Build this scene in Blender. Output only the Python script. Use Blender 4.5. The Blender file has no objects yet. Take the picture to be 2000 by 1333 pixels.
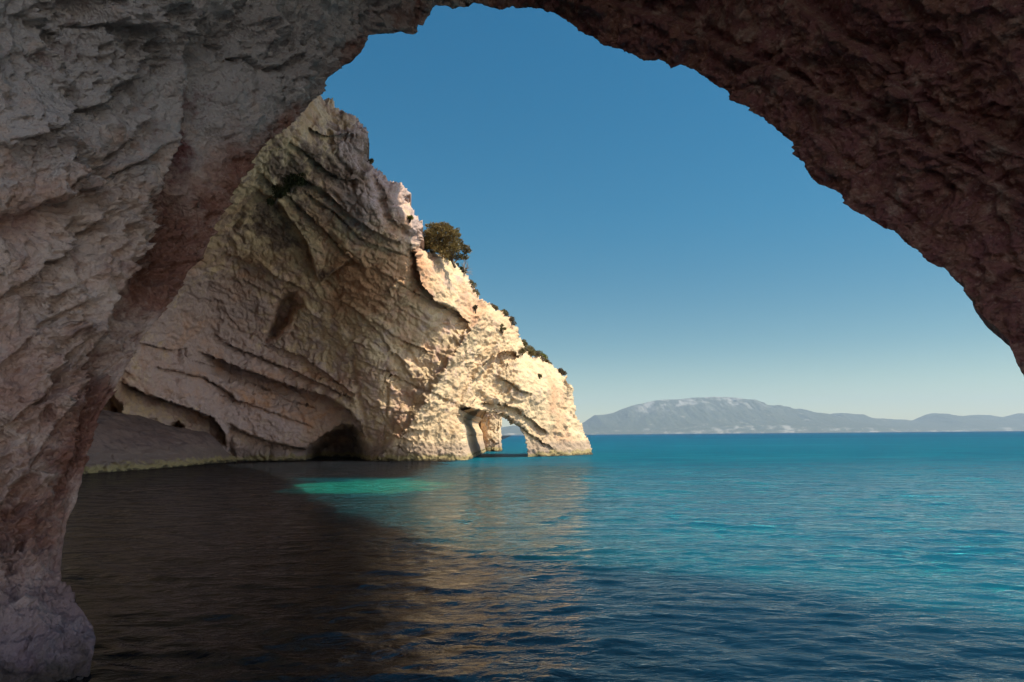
import bpy, math, random
import numpy as np
from mathutils import Matrix, Vector

random.seed(7)
RNG = np.random.default_rng(7)
F32 = np.float32
sc = bpy.context.scene
COL = sc.collection

# ------------------------------------------------------------------ camera
W0, H0, FPX = 2000.0, 1333.0, 1333.0
CAM = np.array([0.0, 0.0, 2.5])
PITCH = math.atan((850.2 - 666.5) / FPX)
ROLL = math.radians(0.472)
fw = np.array([0.0, math.cos(PITCH), math.sin(PITCH)])
r0 = np.array([1.0, 0.0, 0.0])
u0 = np.cross(r0, fw)
Rv = r0 * math.cos(ROLL) - u0 * math.sin(ROLL)
Uv = np.cross(Rv, fw)


def at(px, py, Y):
    """world point seen at photo pixel (px, py), at forward distance Y"""
    px = np.asarray(px, float); py = np.asarray(py, float); Y = np.asarray(Y, float)
    d = fw + ((px - W0 / 2) / FPX)[..., None] * Rv + ((H0 / 2 - py) / FPX)[..., None] * Uv
    return CAM + d * (Y / d[..., 1])[..., None]


def pix(P):
    q = P - CAM
    z = q @ fw
    z = np.where(np.abs(z) < 1e-6, 1e-6, z)
    return W0 / 2 + FPX * (q @ Rv) / z, H0 / 2 - FPX * (q @ Uv) / z, z


cam = bpy.data.cameras.new("camera")
cam.sensor_width = 36.0
cam.lens = FPX / W0 * 36.0
cam.clip_start = 0.05
cam.clip_end = 60000.0
co = bpy.data.objects.new("camera", cam)
COL.objects.link(co)
M = Matrix(((Rv[0], Uv[0], -fw[0], CAM[0]), (Rv[1], Uv[1], -fw[1], CAM[1]),
            (Rv[2], Uv[2], -fw[2], CAM[2]), (0, 0, 0, 1)))
co.matrix_world = M
sc.camera = co

# ------------------------------------------------------------------ noise


def _h(ix, iy, iz, seed):
    h = (ix.astype(np.uint32) * np.uint32(374761393) + iy.astype(np.uint32) * np.uint32(668265263)
         + iz.astype(np.uint32) * np.uint32(2147483647) + np.uint32((seed * 974634777) & 0xFFFFFFFF))
    h ^= h >> np.uint32(13); h *= np.uint32(1274126177); h ^= h >> np.uint32(16)
    h *= np.uint32(2246822519); h ^= h >> np.uint32(15)
    return h


GT = RNG.normal(size=(256, 3)).astype(F32)
GT /= np.linalg.norm(GT, axis=1, keepdims=True)


def perlin(p, seed=0):
    p = p.astype(F32)
    i = np.floor(p); f = p - i; i = i.astype(np.int32)
    u = f * f * f * (f * (f * 6 - 15) + 10)
    out = None
    res = np.zeros(len(p), F32)
    for dx in (0, 1):
        wx = u[:, 0] if dx else 1 - u[:, 0]
        for dy in (0, 1):
            wy = u[:, 1] if dy else 1 - u[:, 1]
            for dz in (0, 1):
                wz = u[:, 2] if dz else 1 - u[:, 2]
                g = GT[_h(i[:, 0] + dx, i[:, 1] + dy, i[:, 2] + dz, seed) & np.uint32(255)]
                res += wx * wy * wz * (g[:, 0] * (f[:, 0] - dx) + g[:, 1] * (f[:, 1] - dy) + g[:, 2] * (f[:, 2] - dz))
    return res * 1.6


def fbm(p, octv=4, gain=0.5, lac=2.03, seed=0, ridged=False):
    a, s, tot = 1.0, np.zeros(len(p), F32), 0.0
    q = p.copy()
    for k in range(octv):
        n = perlin(q, seed + k * 17)
        if ridged:
            n = 1 - 2 * np.abs(n)
        s += a * n; tot += a; a *= gain; q = q * lac + 3.7
    return s / tot


def voro(p, seed=0, jit=0.95):
    """F1, F2, vector from the nearest cell point, hash of that cell"""
    p = p.astype(F32)
    i = np.floor(p).astype(np.int32); f = p - i
    F1 = np.full(len(p), 9.0, F32); F2 = np.full(len(p), 9.0, F32)
    V = np.zeros((len(p), 3), F32); ID = np.zeros(len(p), np.uint32)
    for dx in (-1, 0, 1):
        for dy in (-1, 0, 1):
            for dz in (-1, 0, 1):
                h = _h(i[:, 0] + dx, i[:, 1] + dy, i[:, 2] + dz, seed)
                c = np.stack([(h & np.uint32(1023)), ((h >> np.uint32(10)) & np.uint32(1023)),
                              ((h >> np.uint32(20)) & np.uint32(1023))], 1).astype(F32) / 1023.0
                c = 0.5 + (c - 0.5) * jit
                v = f - c - np.array([dx, dy, dz], F32)
                d = np.sqrt((v * v).sum(1))
                m = d < F1
                F2 = np.where(m, F1, np.minimum(F2, d))
                F1 = np.where(m, d, F1)
                V[m] = v[m]; ID[m] = h[m]
    return F1, F2, V, ID


def facets(p, seed=0):
    """chiselled broken-rock height: each cell is a tilted flat facet"""
    F1, F2, V, ID = voro(p, seed)
    g = GT[(ID >> np.uint32(7)) & np.uint32(255)]
    off = ((ID >> np.uint32(3)) & np.uint32(255)).astype(F32) / 255.0 - 0.5
    return (V * g).sum(1) * 1.3 + off * 0.5


def scallops(p, seed=0):
    """weathered hollows with sharp ribs between them (0 in the hollow, 1 on the rib)"""
    F1, F2, V, ID = voro(p, seed)
    k = ((ID >> np.uint32(5)) & np.uint32(255)).astype(F32) / 255.0
    return np.clip(F1, 0, 1) ** 1.5 * (0.55 + 0.9 * k)


def smooth(a, b, x):
    t = np.clip((x - a) / (b - a), 0, 1)
    return t * t * (3 - 2 * t)


def seg_dist(px, py, poly):
    """distance to a polyline and the side (positive = above it in the photo for a line drawn left to right)"""
    best = np.full(px.shape, 1e9); side = np.zeros(px.shape); tt = np.zeros(px.shape)
    n = len(poly) - 1
    for k in range(n):
        (x0, y0), (x1, y1) = poly[k], poly[k + 1]
        dx, dy = x1 - x0, y1 - y0
        L = dx * dx + dy * dy
        t = np.clip(((px - x0) * dx + (py - y0) * dy) / L, 0, 1)
        d = np.hypot(px - x0 - t * dx, py - y0 - t * dy)
        s = -(dx * (py - y0) - dy * (px - x0))
        m = d < best
        best = np.where(m, d, best); side = np.where(m, np.sign(s), side); tt = np.where(m, (k + t) / n, tt)
    return best, side, tt


def inside(px, py, poly):
    r = np.zeros(px.shape, bool)
    n = len(poly)
    for k in range(n):
        x0, y0 = poly[k]; x1, y1 = poly[(k + 1) % n]
        if y0 == y1:
            continue
        c = ((y0 > py) != (y1 > py)) & (px < (x1 - x0) * (py - y0) / (y1 - y0) + x0)
        r ^= c
    return r


def poly_sd(px, py, poly):
    d, _, _ = seg_dist(px, py, list(poly) + [poly[0]])
    return np.where(inside(px, py, poly), d, -d)


def blob(px, py, cx, cy, rx, ry, ang=0.0):
    a = math.radians(ang)
    x = (px - cx) * math.cos(a) + (py - cy) * math.sin(a)
    y = -(px - cx) * math.sin(a) + (py - cy) * math.cos(a)
    return np.exp(-((x / rx) ** 2 + (y / ry) ** 2))


# ------------------------------------------------------------------ mesh helpers
def mesh_obj(name, V, Fq, mat, parent=None, attrs=None, smooth_shade=True):
    V = np.asarray(V, F32); Fq = np.asarray(Fq, np.int32)
    me = bpy.data.meshes.new(name)
    nf, k = Fq.shape
    me.vertices.add(len(V)); me.vertices.foreach_set("co", V.ravel())
    me.loops.add(nf * k); me.loops.foreach_set("vertex_index", Fq.ravel())
    me.polygons.add(nf)
    me.polygons.foreach_set("loop_start", np.arange(0, nf * k, k, dtype=np.int32))
    me.polygons.foreach_set("loop_total", np.full(nf, k, np.int32))
    if smooth_shade:
        me.polygons.foreach_set("use_smooth", np.ones(nf, bool))
    for an, av in (attrs or {}).items():
        a = me.attributes.new(an, 'FLOAT', 'POINT')
        a.data.foreach_set("value", np.asarray(av, F32))
    me.update(calc_edges=True)
    me.validate()
    if mat:
        me.materials.append(mat)
    o = bpy.data.objects.new(name, me)
    COL.objects.link(o)
    if parent:
        o.parent = parent
    return o


def grid_faces(R, C, wrap=False):
    r = np.arange(R - 1)[:, None]; c = np.arange(C if wrap else C - 1)[None, :]
    c1 = (c + 1) % C
    return np.stack([r * C + c + 0 * r, r * C + c1 + 0 * r, (r + 1) * C + c1, (r + 1) * C + c], -1).reshape(-1, 4)


def grid_normals(G):
    a = np.gradient(G, axis=0); b = np.gradient(G, axis=1)
    n = np.cross(a, b)
    n /= np.linalg.norm(n, axis=-1, keepdims=True) + 1e-9
    return n


def tag(o, label, cat, group=None):
    o["label"] = label; o["category"] = cat
    if group:
        o["group"] = group


# ------------------------------------------------------------------ node helpers
class NT:
    def __init__(s, name):
        s.m = bpy.data.materials.new(name); s.m.use_nodes = True
        s.t = s.m.node_tree; s.t.nodes.clear()
        s.out = s.n('ShaderNodeOutputMaterial')

    def n(s, typ, **kw):
        x = s.t.nodes.new(typ)
        for k, v in kw.items():
            if k.startswith('i_'):
                x.inputs[k[2:].replace('_', ' ')].default_value = v
            else:
                setattr(x, k, v)
        return x

    def l(s, a, b):
        s.t.links.new(a, b)

    def pos(s):
        return s.n('ShaderNodeNewGeometry').outputs['Position']

    def attr(s, name):
        return s.n('ShaderNodeAttribute', attribute_name=name).outputs['Fac']

    def math(s, op, a, b=None, clamp=False):
        x = s.n('ShaderNodeMath', operation=op, use_clamp=clamp)
        for i, v in enumerate((a, b)):
            if v is None: continue
            if isinstance(v, (int, float)): x.inputs[i].default_value = v
            else: s.l(v, x.inputs[i])
        return x.outputs[0]

    def noise(s, vec, scale, detail=5, rough=0.55, dist=0.0):
        x = s.n('ShaderNodeTexNoise')
        x.inputs['Scale'].default_value = scale; x.inputs['Detail'].default_value = detail
        x.inputs['Roughness'].default_value = rough; x.inputs['Distortion'].default_value = dist
        s.l(vec, x.inputs['Vector'])
        return x.outputs['Fac']

    def voro(s, vec, scale, feature='F1', out='Distance'):
        x = s.n('ShaderNodeTexVoronoi', feature=feature)
        x.inputs['Scale'].default_value = scale
        s.l(vec, x.inputs['Vector'])
        return x.outputs[out]

    def scale(s, vec, v):
        x = s.n('ShaderNodeVectorMath', operation='MULTIPLY')
        s.l(vec, x.inputs[0]); x.inputs[1].default_value = v
        return x.outputs[0]

    def mix(s, f, a, b, blend='MIX'):
        x = s.n('ShaderNodeMix', data_type='RGBA', blend_type=blend)
        for i, v in ((0, f), (6, a), (7, b)):
            if isinstance(v, (int, float)): x.inputs[i].default_value = v
            elif isinstance(v, tuple): x.inputs[i].default_value = (*v, 1)
            else: s.l(v, x.inputs[i])
        return x.outputs[2]

    def rng(s, v, a, b, c=0.0, d=1.0):
        x = s.n('ShaderNodeMapRange', interpolation_type='SMOOTHSTEP')
        s.l(v, x.inputs[0])
        for i, k in enumerate((a, b, c, d)): x.inputs[i + 1].default_value = k
        return x.outputs[0]

    def z(s, vec):
        x = s.n('ShaderNodeSeparateXYZ'); s.l(vec, x.inputs[0])
        return x.outputs


def rock_mat(name, pale, tan, grey, rustc, fs, bump_d=0.03, wl=(2.1, .75, .22, 1.5), darkc=(.10, .07, .06), purplec=(.13, .10, .12)):
    """limestone; fs = feature size in metres of the finest stains; attributes rust / grey / dark / pale steer the stains and the painted shade tones"""
    N = NT(name); p = N.pos()
    n1 = N.noise(p, 0.35 / fs, 6, .6, .6)
    n2 = N.noise(p, 1.3 / fs, 6, .62, .3)
    n3 = N.noise(p, 6.0 / fs, 5, .65)
    c = N.mix(N.rng(n1, .38, .62), pale, tan)
    c = N.mix(N.math('MULTIPLY', N.rng(n2, .5, .72), .6), c, grey)
    g = N.rng(N.math('ADD', N.attr('grey'), N.math('MULTIPLY', N.math('SUBTRACT', n2, .5), 1.2)), .35, .75)
    c = N.mix(g, c, grey)
    r = N.rng(N.math('ADD', N.attr('rust'), N.math('ADD', N.math('MULTIPLY', N.math('SUBTRACT', n1, .5), 1.5), N.math('MULTIPLY', N.math('SUBTRACT', n2, .5), 1.1))), .22, 1.0)
    c = N.mix(r, c, rustc)
    r2 = N.rng(N.noise(p, .9 / fs, 7, .65, 1.0), .60, .74)
    c = N.mix(N.math('MULTIPLY', r2, .5), c, rustc)
    d = N.rng(N.math('ADD', N.attr('dark'), N.math('MULTIPLY', N.math('SUBTRACT', n2, .5), 1.5)), .38, .85)
    c = N.mix(d, c, darkc)
    # speckle
    c = N.mix(N.math('MULTIPLY', N.rng(n3, .52, .72), .35), c, darkc)
    c = N.mix(N.math('MULTIPLY', N.rng(n3, .46, .30), .3), c, pale)
    z = N.z(p)[2]
    zz = N.math('ADD', z, N.math('MULTIPLY', N.math('SUBTRACT', n2, .5), wl[3]))
    c = N.mix(N.rng(zz, wl[0], wl[0] * (.6 if wl[1] else .15), 0, .55 if wl[1] else .85), c, purplec)
    if wl[1]:
        c = N.mix(N.rng(zz, wl[1], wl[1] * .45, 0, .75), c, (.34, .27, .11))
    c = N.mix(N.rng(zz, wl[2], wl[2] * .1, 0, .85), c, (.06, .045, .03))
    b = N.n('ShaderNodeBsdfPrincipled'); b.inputs['Roughness'].default_value = .92
    b.inputs['Specular IOR Level'].default_value = .25
    N.l(c, b.inputs['Base Color'])
    bm = N.n('ShaderNodeBump'); bm.inputs['Strength'].default_value = .9; bm.inputs['Distance'].default_value = bump_d
    hh = N.math('ADD', N.math('MULTIPLY', n3, 1.0), N.math('MULTIPLY', N.voro(p, 9.0 / fs), .5))
    hh = N.math('ADD', hh, N.math('MULTIPLY', N.noise(p, 22 / fs, 3), .35))
    N.l(hh, bm.inputs['Height']); N.l(bm.outputs[0], b.inputs['Normal'])
    N.l(b.outputs[0], N.out.inputs['Surface'])
    return N.m


# ------------------------------------------------------------------ light, sky, air
SUN_AZ, SUN_EL = 75.0, 50.0           # azimuth measured from straight behind the camera towards the right
sx = math.cos(math.radians(SUN_EL)) * math.sin(math.radians(SUN_AZ))
sy = -math.cos(math.radians(SUN_EL)) * math.cos(math.radians(SUN_AZ))
sz = math.sin(math.radians(SUN_EL))
S = np.array([sx, sy, sz])
ld = bpy.data.lights.new("sun", 'SUN'); ld.energy = 3.15; ld.angle = math.radians(0.53); ld.color = (1.0, .925, .72)
lo = bpy.data.objects.new("sun", ld); COL.objects.link(lo)
lo.rotation_euler = Vector((-sx, -sy, -sz)).to_track_quat('-Z', 'Y').to_euler()
lo.location = (40, -20, 80)
w = bpy.data.worlds.new("World"); sc.world = w; w.use_nodes = True
wt = w.node_tree
bg = wt.nodes['Background']; bg.inputs['Strength'].default_value = 0.11
sk = wt.nodes.new('ShaderNodeTexSky'); sk.sky_type = 'NISHITA'; sk.sun_disc = False
sk.sun_elevation = math.radians(SUN_EL)
sk.sun_rotation = math.atan2(sx, sy)
sk.altitude = 0; sk.air_density = 1.0; sk.dust_density = 0.2; sk.ozone_density = 3.0
# white balance of the photograph: teal overhead, straw-coloured low down
tc = wt.nodes.new('ShaderNodeTexCoord'); sp = wt.nodes.new('ShaderNodeSeparateXYZ'); wt.links.new(tc.outputs['Generated'], sp.inputs[0])
cr = wt.nodes.new('ShaderNodeValToRGB'); wt.links.new(sp.outputs[2], cr.inputs[0])
cr.color_ramp.interpolation = 'B_SPLINE'
els = cr.color_ramp.elements
els[0].position = 0.0; els[0].color = (.76, .68, .51, 1)
els[1].position = 0.62; els[1].color = (.03, .44, .53, 1)
e_ = els.new(.12); e_.color = (.22, .35, .34, 1)
e_ = els.new(.30); e_.color = (.05, .40, .45, 1)
# unseen fill added: sky brighter, whiter overhead, behind the camera and round the sun
def wmath(op, *v):
    x = wt.nodes.new('ShaderNodeMath'); x.operation = op
    for i, q in enumerate(v):
        if isinstance(q, (int, float)): x.inputs[i].default_value = q
        else: wt.links.new(q, x.inputs[i])
    return x.outputs[0]


def wrange(v, lo_, hi_):
    x = wt.nodes.new('ShaderNodeMapRange'); x.interpolation_type = 'SMOOTHSTEP'
    wt.links.new(v, x.inputs[0]); x.inputs[1].default_value = lo_; x.inputs[2].default_value = hi_
    return x.outputs[0]


dt = wt.nodes.new('ShaderNodeVectorMath'); dt.operation = 'DOT_PRODUCT'
wt.links.new(tc.outputs['Generated'], dt.inputs[0]); dt.inputs[1].default_value = (sx, sy, sz)
fac = wmath('MAXIMUM', wmath('MAXIMUM', wrange(sp.outputs[2], .60, .85), wmath('MULTIPLY', wrange(sp.outputs[1], .15, -.45), .78)), wrange(dt.outputs['Value'], .62, .9))
br = wt.nodes.new('ShaderNodeMix'); br.data_type = 'RGBA'
wt.links.new(fac, br.inputs[0]); wt.links.new(cr.outputs[0], br.inputs[6]); br.inputs[7].default_value = (1.85, 1.50, 1.25, 1)
tint = wt.nodes.new('ShaderNodeMix'); tint.data_type = 'RGBA'; tint.blend_type = 'MULTIPLY'; tint.inputs[0].default_value = 1.0
wt.links.new(sk.outputs[0], tint.inputs[6]); wt.links.new(br.outputs[2], tint.inputs[7]); wt.links.new(tint.outputs[2], bg.inputs['Color'])
sc.view_settings.view_transform = 'Standard'
sc.view_settings.look = 'None'
sc.view_settings.exposure = 0.92
sc.view_settings.gamma = 1.0
sc.cycles.use_denoising = True
sc.cycles.max_bounces = 8
sc.cycles.diffuse_bounces = 5
sc.cycles.glossy_bounces = 3
sc.cycles.volume_bounces = 0

# ------------------------------------------------------------------ sea arch (the rock vault the camera looks out of)
MOUTH = [
 (165,1400,7.4),(172,1330,7.6),(178,1300,7.7),(184,1270,7.75),(186,1252,7.8),(182,1222,7.9),(170,1202,7.95),(150,1177,8.0),(135,1150,8.1),
 (120,1137,8.2),(118,1117,8.3),(125,1062,8.5),(135,1012,8.6),(152,977,8.7),(162,937,8.8),(172,887,8.9),(185,847,9.0),(197,807,9.1),
 (220,772,9.2),(250,712,9.5),(270,677,9.7),(290,645,9.8),(320,610,10),(350,570,10.2),(370,530,10.4),(400,500,10.6),(420,445,10.8),
 (445,400,11),(465,360,11.2),(480,340,11.3),(495,315,11.4),(520,280,11.6),(570,240,11.9),(600,210,12.1),(628,180,12.3),(640,154,12.4),
 (662,136,12.5),(690,120,12.6),(706,102,12.7),(718,80,12.8),(720,70,12.85),(748,66,12.9),(788,63,13),(808,69,13.1),(816,49,13.1),
 (826,50,13.1),(832,36,13.2),(840,30,13.2),(844,18,13.25),(852,10,13.3),(876,13,13.3),(884,19,13.3),(896,15,13.3),(916,14,13.4),
 (926,6,13.4),(944,9,13.4),(968,18,13.4),(986,19,13.4),(1000,12,13.4),(1016,18,13.4),(1036,14,13.4),(1060,19,13.4),(1068,26,13.4),
 (1076,22,13.4),(1092,32,13.4),(1120,50,13.3),(1132,62,13.3),(1160,74,13.2),(1184,89,13.2),(1204,90,13.1),(1224,103,13.1),(1256,116,13),
 (1276,120,13),(1284,116,13),(1304,124,12.9),(1312,134,12.9),(1330,126,12.9),(1360,138,12.8),(1376,150,12.7),(1400,168,12.6),
 (1421,178,12.5),(1431,198,12.5),(1458,207,12.4),(1480,225,12.3),(1507,243,12.2),(1530,266,12.1),(1550,279,12),(1554,302,12),
 (1570,317,11.9),(1577,338,11.9),(1593,356,11.8),(1642,378,11.6),(1651,396,11.5),(1669,412,11.4),(1683,419,11.4),(1728,446,11.2),
 (1746,450,11.1),(1768,473,11),(1800,495,10.9),(1813,513,10.8),(1845,524,10.7),(1858,540,10.6),(1881,556,10.5),(1885,572,10.5),
 (1903,585,10.4),(1905,600,10.4),(1925,625,10.3),(1950,645,10.2),(1970,665,10.1),(1978,690,10),(1990,718,9.9),(2008,748,9.8),
 (2060,810,9.6),(2095,900,9.3),(2140,1000,9.0),(2180,1100,8.8),(2215,1240,8.5),(2240,1400,8.2)]


def build_arch():
    mp = np.array(MOUTH, float)
    seg = np.hypot(np.diff(mp[:, 0]), np.diff(mp[:, 1]))
    cum = np.r_[0, np.cumsum(seg)]
    NS = 1500
    s = np.linspace(0, cum[-1], NS)
    cx = np.interp(s, cum, mp[:, 0]); cy = np.interp(s, cum, mp[:, 1]); cY = np.interp(s, cum, mp[:, 2])
    s1 = np.stack([s / 16, 0 * s, 0 * s], 1).astype(F32)
    cx = cx + 4.5 * fbm(s1, 4, .65, seed=21); cy = cy + 4.5 * fbm(s1 + 50, 4, .65, seed=22)
    base = at(cx, cy, cY)
    # smooth Y-free centre for the sweep
    k = np.exp(-(np.arange(-100, 101) / 36.0) ** 2); k /= k.sum()
    padr = lambda v: np.pad(v, 100, 'reflect', reflect_type='odd')
    bx, by, bz = (np.convolve(padr(base[:, j]), k, 'valid') for j in (0, 1, 2))
    zc = 2.5
    # interior rows
    FL = lambda q: .45 * (1 - np.exp(-(1 - q) / .28))
    qd = np.linspace(1, .3, 4000)
    qv = np.interp(np.linspace(1.0, 3.0, 420), (1 + FL(qd)) / qd, qd)
    rows = []; smrows = []
    for q in qv:
        e = FL(q)
        f = smooth(0.0, 0.06, 1 - q)                      # rim detail fades into the vault
        x = base[:, 0] * (1 - f) + bx * f; z = base[:, 2] * (1 - f) + bz * f; y = base[:, 1] * (1 - f) + by * f
        rows.append(np.stack([x * (1 + e), y * q, zc + (z - zc) * (1 + e)], 1))
        smrows.append(np.stack([bx * (1 + e), by * q, zc + (bz - zc) * (1 + e)], 1))
    INT = np.array(rows)                                   # rows x s x 3
    pxi, pyi, dz = pix(INT.reshape(-1, 3))
    n = grid_normals(np.array(smrows))
    if (n[200, 100] @ (np.array([0, 5, 2.5]) - INT[200, 100])) < 0:
        n = -n
    P = INT.reshape(-1, 3); n = n.reshape(-1, 3)
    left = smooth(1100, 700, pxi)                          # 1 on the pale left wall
    # large forms traced from the photo: metres towards the viewer (+) or into the rock (-)
    D = np.zeros(len(P))
    rim = np.repeat(1 - qv, NS)
    # ridge from the top of the frame down the left wall, and the recess between it and the mouth
    dd, sd, tt = seg_dist(pxi, pyi, [(395, -80), (370, 20), (352, 130), (345, 250), (325, 330), (300, 420), (250, 520), (205, 600), (165, 700), (150, 820), (140, 900)])
    # the line runs downwards: its left (outer) side is sd < 0
    outer = sd < 0
    D += np.where(outer, .34 * np.exp(-dd / 150), -.30 * np.exp(-dd / 70)) * (rim > 0.0)
    D -= .30 * blob(pxi, pyi, 370, 330, 40, 120, 15)
    D -= .25 * blob(pxi, pyi, 330, 520, 60, 130, 30)
    D += .22 * blob(pxi, pyi, 470, 190, 90, 110, 30)
    # smooth hollows with cracked faces
    for (x, y, rx, ry, a, am) in [(95, 110, 70, 28, -12, .22), (105, 30, 60, 20, 0, .15), (20, 260, 60, 40, 0, -.2), (205, 310, 60, 26, -35, .2), (30, 430, 55, 36, -20, .28),
                                  (230, 380, 40, 22, -30, .2), (140, 620, 50, 30, -30, .1), (60, 600, 40, 22, 30, .12), (100, 270, 46, 30, 20, -.15),
                                  (420, 160, 50, 34, 20, .12), (540, 90, 50, 30, -20, .08), (40, 900, 50, 40, 0, -.1)]:
        D -= am * blob(pxi, pyi, x, y, rx, ry, a)
    # shelf streaks along the lower left leg
    for pl in ([(90, 1010), (140, 880), (190, 800), (230, 740)], [(20, 960), (80, 860), (150, 760)], [(0, 700), (60, 640), (140, 600)]):
        d2, s2, _ = seg_dist(pxi, pyi, pl)
        D += .10 * np.where(s2 > 0, np.exp(-d2 / 30), -np.exp(-d2 / 14))
    for pl, am in (([(20, 262), (110, 222), (190, 196), (250, 150), (280, 90)], .20), ([(60, 405), (150, 372), (230, 335), (290, 300)], .18), ([(150, 335), (215, 300), (262, 250)], .16),
                   ([(-10, 570), (60, 525), (130, 470), (180, 440)], .18), ([(420, 60), (470, 110), (520, 130), (600, 110)], .14), ([(0, 830), (70, 770), (140, 690)], .14), ([(60, 40), (130, 60), (200, 40), (260, 60)], .2)):
        wv = np.stack([pxi / 40, pyi / 40, 0 * pxi], 1).astype(F32)
        d2, s2, _ = seg_dist(pxi + 14 * perlin(wv, 24), pyi + 14 * perlin(wv + 9, 25), pl)
        D += am * np.where(s2 > 0, np.exp(-d2 / 34), -np.exp(-d2 / 16))
    # sea-level bulge at the foot
    D += .10 * smooth(1130, 1200, pyi) * left
    # the right vault: folds that run with the arch
    for (pl, am, L) in [([(1100, -20), (1300, 40), (1500, 130), (1750, 260), (2050, 420)], .28, 60), ([(1500, -20), (1700, 110), (1800, 220), (2050, 330)], .35, 70),
                        ([(1250, 60), (1450, 150), (1600, 270), (1720, 400), (1900, 520)], .12, 40)]:
        d2, s2, _ = seg_dist(pxi, pyi, pl)
        D += am * np.where(s2 > 0, -np.exp(-d2 / L), .7 * np.exp(-d2 / L))
    Pn = P.astype(F32)
    warp = np.stack([fbm(Pn * .9, 3, seed=5), fbm(Pn * .9 + 11, 3, seed=6), fbm(Pn * .9 + 23, 3, seed=7)], 1)
    fade = smooth(0, .02, rim) * .85 + .15
    D += .62 * fbm(Pn * .33, 3, seed=1) * smooth(0, .09, rim)
    D += .30 * fbm(Pn * .9 + warp * .4, 4, seed=2) * fade
    mA = smooth(-.16, .20, fbm(Pn * .55, 3, seed=31))       # pitted here, smoother there
    lw = left * (.2 + .8 * mA) * (1 - .55 * smooth(1090, 1160, pyi))
    Q = Pn + warp * .35
    sc1 = scallops(Q * np.array([1.35, 1.1, 1.35], F32), 3); sc2 = scallops(Q * 4.2, 4); sc3 = scallops(Q * 10.0, 8)
    D += (sc1 - .45) * .55 * lw + (sc2 - .45) * .38 * lw + (sc3 - .45) * .20 * (left * (.2 + .8 * mA) * (1 - .4 * smooth(1090, 1160, pyi)))
    rw = 1 - left
    Qr = Pn + warp * .25
    fr1 = facets(Qr * 1.1, 12); fr2 = facets(Qr * 3.0, 13)
    D += (fr1 * .20 + fr2 * .10) * rw * fade + facets(Q * 2.2, 14) * .07 * left * fade
    D += ((scallops(Qr * 2.6, 15) - .45) * .22 + (scallops(Qr * 7.0, 16) - .45) * .11) * rw * (.6 + .4 * mA)
    D += .045 * fbm(Pn * 7, 4, .6, seed=9)
    # joints: thin crevices where blocks meet
    for sc_, w_, a_, sd_ in ((.55, .05, .16, 51), (1.5, .05, .07, 52)):
        f1, f2, _, _ = voro((Pn + warp * .5) * sc_, sd_)
        D -= a_ * np.exp(-(f2 - f1) / w_) * (.4 + .6 * mA)
    big = D
    rf = smooth(0, .045, rim)
    D = np.where(big > 0, big * rf, big * (.3 + .7 * smooth(0, .035, rim)))
    D += (.10 * facets(Pn * 2.6, 17) + .05 * facets(Pn * 7, 18) + ((sc2 - .3) * .16 * left + (sc3 - .4) * .16) * (1 - .7 * smooth(1080, 1140, pyi) * left) + .10 * fbm(Pn * 2.2, 4, .6, seed=19)) * (1 - .75 * rf)
    P = P + n * D[:, None]
    INT = P.reshape(len(qv), NS, 3)
    # stains; hollows, foot and right vault also get a darker colour
    rust = .3 * left * smooth(500, 900, pyi) + .5 * blob(pxi, pyi, 390, 420, 85, 200, 32) + .48 * blob(pxi, pyi, 305, 560, 75, 170, 35) + .55 * blob(pxi, pyi, 560, 240, 60, 26, -42) \
        + .5 * blob(pxi, pyi, 150, 880, 30, 130, 18) + .35 * blob(pxi, pyi, 40, 1040, 60, 90) + .5 * blob(pxi, pyi, 120, 520, 90, 60, -30) \
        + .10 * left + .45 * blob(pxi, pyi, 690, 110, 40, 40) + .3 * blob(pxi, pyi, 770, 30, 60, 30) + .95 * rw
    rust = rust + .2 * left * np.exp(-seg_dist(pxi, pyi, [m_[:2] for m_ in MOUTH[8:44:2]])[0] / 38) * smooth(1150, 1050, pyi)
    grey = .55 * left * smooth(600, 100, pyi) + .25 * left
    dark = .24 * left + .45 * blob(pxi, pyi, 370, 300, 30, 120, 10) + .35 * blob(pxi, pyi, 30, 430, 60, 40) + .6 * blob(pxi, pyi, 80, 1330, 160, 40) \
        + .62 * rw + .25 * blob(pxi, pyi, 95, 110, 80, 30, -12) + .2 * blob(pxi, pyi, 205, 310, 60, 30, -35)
    # tail of the tunnel behind the camera
    last = INT[-1]
    tail = []
    for t in np.linspace(0.05, 1, 20):
        f = smooth(0, .25, t)
        x = last[:, 0] * (1 - f) + bx * 1.12 * f; z = last[:, 2] * (1 - f) + (zc + (bz - zc) * 1.12) * f
        tail.append(np.stack([x * (1 + .5 * t), last[:, 1] * (1 - t) - 1.5 * t + .6 * np.sin(7 * t + x), z * (1 + .12 * t) + .3 * np.sin(9 * t + z)], 1))
    TAIL = np.array(tail)
    # outer face of the headland: unseen overhang added to shade the water and alcove
    ext = np.interp(cx + np.where(cy > 750, 0, 0), [0, 120, 400, 700, 1080, 1200, 1265, 1300, 1340, 1400, 1470, 1600, 2000, 2100], [26, 28, 38, 42, 40, 38, 27, 15, 10, 7, 3.5, 2.0, 1.4, 1.4])
    ext = np.where((cx < 260), 26, ext)
    dirx = bx; dirz = bz - 2.5
    L = np.hypot(dirx, dirz); dirx = dirx / L; dirz = np.maximum(dirz / L, -.15)
    front = []
    for d in np.r_[0.0, np.linspace(.01, 1, 60) ** 1.6]:
        x = base[:, 0] + dirx * ext * d; z = base[:, 2] + dirz * ext * d
        lean = np.clip(z - base[:, 2], 0, 99) * SHADOW_LEAN
        y = base[:, 1] + lean
        front.append(np.stack([x, y, z], 1))
    FR = np.array(front)
    nf = grid_normals(FR)
    if nf[30, 750, 1] < 0: nf = -nf
    q = FR.reshape(-1, 3).astype(F32)
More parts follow.
